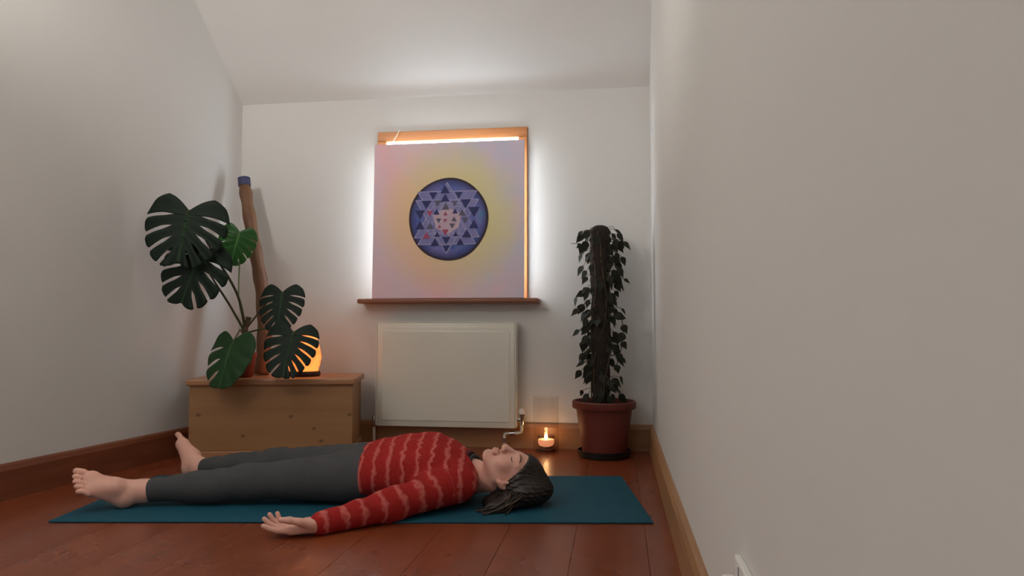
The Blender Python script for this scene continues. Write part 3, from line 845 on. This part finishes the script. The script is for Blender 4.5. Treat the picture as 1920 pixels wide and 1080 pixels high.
# hands
def hand(F, wr, fwd, side, curl=1.0):
    fwd = fwd / np.linalg.norm(fwd); up_ = V3(0, 0, 1); up_ = up_ - fwd * (up_ @ fwd); up_ /= np.linalg.norm(up_)
    lat = np.cross(fwd, up_) * side; lat /= np.linalg.norm(lat)      # towards the thumb
    def L(x, y, z): return wr + fwd * x + lat * y + up_ * z
    F.cone(wr, L(.02, 0, -.003), .024, .024, .012)
    for y in (-.027, -.009, .009, .027):
        F.cone(L(.012, y * .7, -.004), L(.082, y, -.006), .015, .0125, .010)
    F.ell(L(.035, .022, .006), (.026, .018, .016), .012)
    F.ell(L(.035, -.022, .003), (.028, .014, .013), .012)
    for y, ln_, c_, sp in ((.029, (.036, .022, .019), 14, .05), (.0095, (.040, .025, .020), 24, .01), (-.0105, (.037, .024, .019), 32, -.03), (-.029, (.029, .018, .017), 38, -.09)):
        p = L(.084, y, -.006); a_ = 6 * curl; r_ = [.0095, .0088, .0080, .0070]
        for i, l_ in enumerate(ln_):
            a_ += c_ * curl * (1.0 if i else .6)
            d_ = fwd * math.cos(R(a_)) + up_ * math.sin(R(a_)) + lat * sp
            q = p + d_ * l_; F.cone(p, q, r_[i], r_[i + 1], .0025); p = q
    p = L(.022, .030, .006)
    for l_, (fx, fy, fz), ra_, rb_ in ((.038, (.80, .42, .42), .0145, .0115), (.030, (.96, .05, .28), .0112, .0102), (.024, (.97, -.10, .10), .0102, .0078)):
        d_ = fwd * fx + lat * fy + up_ * fz; d_ /= np.linalg.norm(d_)
        q = p + d_ * l_; F.cone(p, q, ra_, rb_, .004); p = q
hand(F, WRI[0], V3(-1, -.16, -.06), -1, .72)
hand(F, WRI[1], V3(-1, .30, -.10), 1, 1.0)
# feet
def foot(F, heel, xf, leg, side, ank):
    xf = xf / np.linalg.norm(xf); zf = leg - xf * (leg @ xf); zf /= np.linalg.norm(zf)
    yf = np.cross(zf, xf) * side                     # towards the little toe
    def L(x, y, z): return heel + xf * x + yf * y + zf * z
    F.ell(L(.028, 0, .030), (.030, .029, .032), .01)
    F.cone(L(.03, 0, .03), ank, .029, .034, .02)
    F.cone(L(.03, -.004, .030), L(.148, -.019, .019), .027, .0195, .02)
    F.cone(L(.03, .008, .024), L(.138, .026, .015), .024, .0145, .02)
    F.cone(ank, L(.135, -.012, .025), .031, .019, .022)
    F.cone(L(.075, 0, .05), L(.135, .012, .02), .028, .017, .02)
    F.ell(L(.148, -.019, .020), (.026, .024, .025), .012)
    for x, y, l_, r_ in ((.158, -.028, .040, .0125), (.160, -.006, .036, .0088), (.155, .0115, .033, .0083), (.149, .0275, .029, .008), (.140, .042, .026, .008)):
        m_ = L(x + l_ * .55, y, .021)
        F.cone(L(x - .006, y * .98, .018), m_, r_ * .95, r_ * .88, .0025); F.cone(m_, L(x + l_, y, .013), r_ * .88, r_ * .92, .002)
foot(F, V3(.150, .190, .010), V3(-.62, -.42, .46), KNEE[0] - ANK[0], 1, ANK[0] + V3(.0, 0, 0))
foot(F, V3(.142, .634, .008), V3(-.40, .56, .66), KNEE[1] - ANK[1], -1, ANK[1] + V3(.0, 0, 0))
body_me, bp = F.mesh('body')
# keep everything above the mat
def clampz(me, zmin=ZM + .0005):
    n_ = len(me.vertices); co = np.empty(n_ * 3, np.float32); me.vertices.foreach_get('co', co); co = co.reshape(-1, 3)
    low = co[:, 2] < zmin; co[low, 2] = zmin + (co[low, 2] - zmin) * .05
    me.vertices.foreach_set('co', co.ravel()); me.update(); return co
def clamp_floor(me):
    """rest on the mat where there is mat, on the floorboards beside it"""
    n_ = len(me.vertices); co = np.empty(n_ * 3, np.float32); me.vertices.foreach_get('co', co); co = co.reshape(-1, 3)
    onmat = (co[:, 1] > -.004) & (co[:, 1] < .694) & (co[:, 0] > -.004) & (co[:, 0] < 1.904)
    zm = np.where(onmat, ZM, .001)
    low = co[:, 2] < zm; co[low, 2] = zm[low]
    me.vertices.foreach_set('co', co.ravel()); me.update(); return co
pe = empty('person', (-1.771, 2.065, 0), ANG)
tag(pe, 'barefoot person in a red striped jumper lying on the back, palm up', 'person')
co = clamp_floor(body_me)
hl_ = ((co - O) @ HM.T) / SC
lip = np.clip(1 - (np.abs(hl_[:, 1] + .0692) / .0125) ** 2 - (np.abs(hl_[:, 0]) / .026) ** 2, 0, 1) * (hl_[:, 2] > .07)
lip = np.clip(lip * 1.0, 0, .32)
at = body_me.attributes.new('lip', 'FLOAT', 'POINT'); at.data.foreach_set('value', lip.astype(np.float32))
link('body', body_me, 'skin', pe, True)

# trousers
F = Field((.10, .03, -.004), (1.08, .80, .24), .0042)
F.loft([(s, d, a + .012, b_ + .006, z + .001) for s, d, a, b_, z in [(.76, .338, .10, .045, .07), (.84, .338, .150, .070, .083), (.90, .337, .168, .081, .090), (1.0, .33, .165, .088, .098)]], .03)
for i in (0, 1):
    ank = ANK[i] + (KNEE[i] - ANK[i]) * .06
    F.chain([HIP[i], KNEE[i]], [.087, .058], .03)
    F.chain([KNEE[i], ank], [.058, .0385], .03)
    mid = KNEE[i] * .6 + ANK[i] * .4 + V3(0, 0, -.010); F.ell(mid, (.11, .050, .048), .03)
    # cut the cuff square
    d_ = (ANK[i] - KNEE[i]); d_ /= np.linalg.norm(d_)
    F.cone(ank + d_ * .088, ank + d_ * .095, .075, .075, .004, 's')
# soft folds
tm, tp_ = F.mesh('trousers')
co = clamp_floor(tm)
nz_ = .0016 * np.sin(co[:, 0] * 55 + 18 * co[:, 1]) * np.sin(co[:, 1] * 38 + 3 * np.sin(co[:, 0] * 21)) + .0008 * np.sin(co[:, 0] * 95 - 40 * co[:, 1])
co[:, 2] += np.where(co[:, 2] > .04, nz_, 0); tm.vertices.foreach_set('co', co.ravel().astype(np.float32)); tm.update()
link('trousers', tm, 'trouser', pe, True)

# jumper
F = Field((.80, -.20, -.004), (1.42, .78, .26), .0042)
SW = [(.925, .335, .176, .090, .098), (.945, .334, .186, .097, .102), (1.03, .325, .182, .107, .111), (1.13, .316, .184, .115, .118),
      (1.20, .31, .186, .113, .117), (1.255, .307, .172, .096, .106), (1.295, .303, .135, .078, .098), (1.335, .298, .092, .062, .094)]
F.loft(SW, .02)
for i in (0, 1):
    wr = WRI[i] + (ELB[i] - WRI[i]) * .0
    F.chain([SHO[i], ELB[i], wr], [.064, .048, .034], .035)
    d_ = (wr - ELB[i]); d_ /= np.linalg.norm(d_)
    F.cone(wr + d_ * .086, wr + d_ * .090, .062, .062, .004, 's')
F.cone(V3(1.335, .29, .13), V3(1.40, .26, .14), .056, .075, .012, 's')      # neck opening
jm, jp = F.mesh('jumper')
co = clamp_floor(jm)
def seg_d(P, a, b_):
    ba = b_ - a; t_ = np.clip(((P - a) @ ba) / (ba @ ba), -.3, 1.3); return np.linalg.norm(P - a - t_[:, None] * ba, axis=1), t_
band = co[:, 0] / .049 + .25
best = np.interp(co[:, 0], [s[0] for s in SW], [s[2] for s in SW])
tor = np.abs(co[:, 1] - np.interp(co[:, 0], [s[0] for s in SW], [s[1] for s in SW])) / best
for i in (0, 1):
    L1 = np.linalg.norm(ELB[i] - SHO[i]); L2 = np.linalg.norm(WRI[i] - ELB[i])
    d1, t1 = seg_d(co, SHO[i], ELB[i]); d2, t2 = seg_d(co, ELB[i], WRI[i])
    w1 = 1 / (d1 ** 6 + 1e-12); w2 = 1 / (d2 ** 6 + 1e-12)
    tt = (w1 * t1 * L1 + w2 * (L1 + t2 * L2)) / (w1 + w2); dd = np.minimum(d1, d2)
    out = (co[:, 1] < .33) if i == 0 else (co[:, 1] > .33)
    lim = np.where(d1 < d2, .068, .06)
    arm = out & (dd < lim) & ((tor > .86) | (tt > L1 * .75)) & (tt > .05)
    band = np.where(arm, (1.275 - tt) / .062 + .6, band)
at = jm.attributes.new('band', 'FLOAT', 'POINT'); at.data.foreach_set('value', band.astype(np.float32))
rp = .0022 * np.sin(co[:, 0] * 70 + 30 * co[:, 1]) * np.sin(co[:, 1] * 30) + .0015 * np.sin(co[:, 1] * 80 + 25 * co[:, 0])
co[:, 2] += np.where(co[:, 2] > .05, rp, 0); jm.vertices.foreach_set('co', co.ravel().astype(np.float32)); jm.update()
link('jumper', jm, 'jumper', pe, True)
# neckband of the jumper and the dark top under it
ring = []
for i in range(28):
    a = 2 * math.pi * i / 28
    ring.append((1.318 + .030 * math.cos(a) * .5 + .018 * math.sin(a) * -1, .292 + .078 * math.cos(a), .115 + .052 * math.sin(a)))
ring.append(ring[0])
MB().tube(ring, .0085, 8, False).build('neckband', 'collar', pe, True)
ring2 = [(p[0] + .014, .292 + (p[1] - .292) * .82, .112 + (p[2] - .115) * .84) for p in ring]
MB().tube(ring2, .008, 8, False).build('undershirt_edge', 'undershirt', pe, True)

# hair
F = Field((1.28, .06, -.004), (1.66, .44, .24), .0036)
F.ell(H(0, .030, -.016), V3(.083, .098, .100) * SC, .01, fr=HM)
F.ell((1.507, .232, .058), (.090, .104, .056), .03)
F.ell((1.43, .205, .022), (.075, .085, .022), .03)
F.cone(V3(1.43, .16, .022), V3(1.375, .135, .014), .020, .010, .02)
def cutfn(P):
    q = ((P - O) @ HM.T) / SC
    plane = (q[..., 1] * .74 - q[..., 2] * .67 + .010 - .0 * q[..., 0]) * SC
    return plane      # >0 keep ; subtract where <0  -> sdf of removed half-space = plane
F.add(cutfn, (1.28, .06, 0), (1.66, .44, .24), .006, 's')
hm, hp_ = F.mesh('hair')
co = clamp_floor(hm)
q = ((co - O) @ HM.T) / SC
angv = np.arctan2(q[:, 0], q[:, 2] + .02)
rip = .0022 * np.sin(angv * 26 + 9 * np.sin(q[:, 1] * 30)) + .0015 * np.sin(angv * 47 + q[:, 1] * 60)
nrm_ = q / (np.linalg.norm(q, axis=1, keepdims=True) + 1e-6)
co2 = co + (nrm_ * rip[:, None]) @ HM; co2[:, 2] = np.maximum(co2[:, 2], ZM)
hm.vertices.foreach_set('co', co2.ravel().astype(np.float32)); hm.update()
ho = link('hair', hm, 'hair', pe, True)
rnd = random.Random(6)
for i in range(44):
    s0 = V3(1.47 + rnd.uniform(-.05, .05), .15 + rnd.uniform(-.03, .05), .05 + rnd.uniform(-.02, .025))
    e0 = V3(1.385 + rnd.uniform(-.03, .06), .118 + rnd.uniform(-.035, .05), .011)
    m0 = (s0 + e0) / 2 + V3(rnd.uniform(-.01, .02), rnd.uniform(-.03, .01), -.008 + rnd.uniform(0, .01))
    m0[2] = max(m0[2], .012)
    pts = spline([tuple(s0), tuple(m0), tuple(e0), tuple(e0 + V3(-.02 + rnd.uniform(-.01, .02), rnd.uniform(-.02, .015), 0))], 5)
    MB().tube(pts, [.0026 * (1 - .8 * k / len(pts)) + .0006 for k in range(len(pts))], 6).build('hair_strand', 'hair_light' if i % 4 == 0 else 'hair', ho, True)
# brows and closed lashes
for s_ in (-1, 1):
    pts = [H(s_ * x_, y_, z_) for x_, y_, z_ in ((.013, .0215, .0855), (.026, .0265, .0815), (.040, .0245, .0715), (.050, .018, .060))]
    MB().tube(spline([tuple(p) for p in pts], 4), [.0012] + [.0024] * 10 + [.001, .0008], 6).build('eyebrow', 'brow', pe, True)
    pts = [H(s_ * x_, y_, z_) for x_, y_, z_ in ((.017, -.0035, .0725), (.024, -.0065, .0765), (.032, -.0075, .0770), (.040, -.006, .0735), (.046, -.003, .068))]
    MB().tube(spline([tuple(p) for p in pts], 4), .0014, 6).build('eyelashes', 'lash', pe, True)
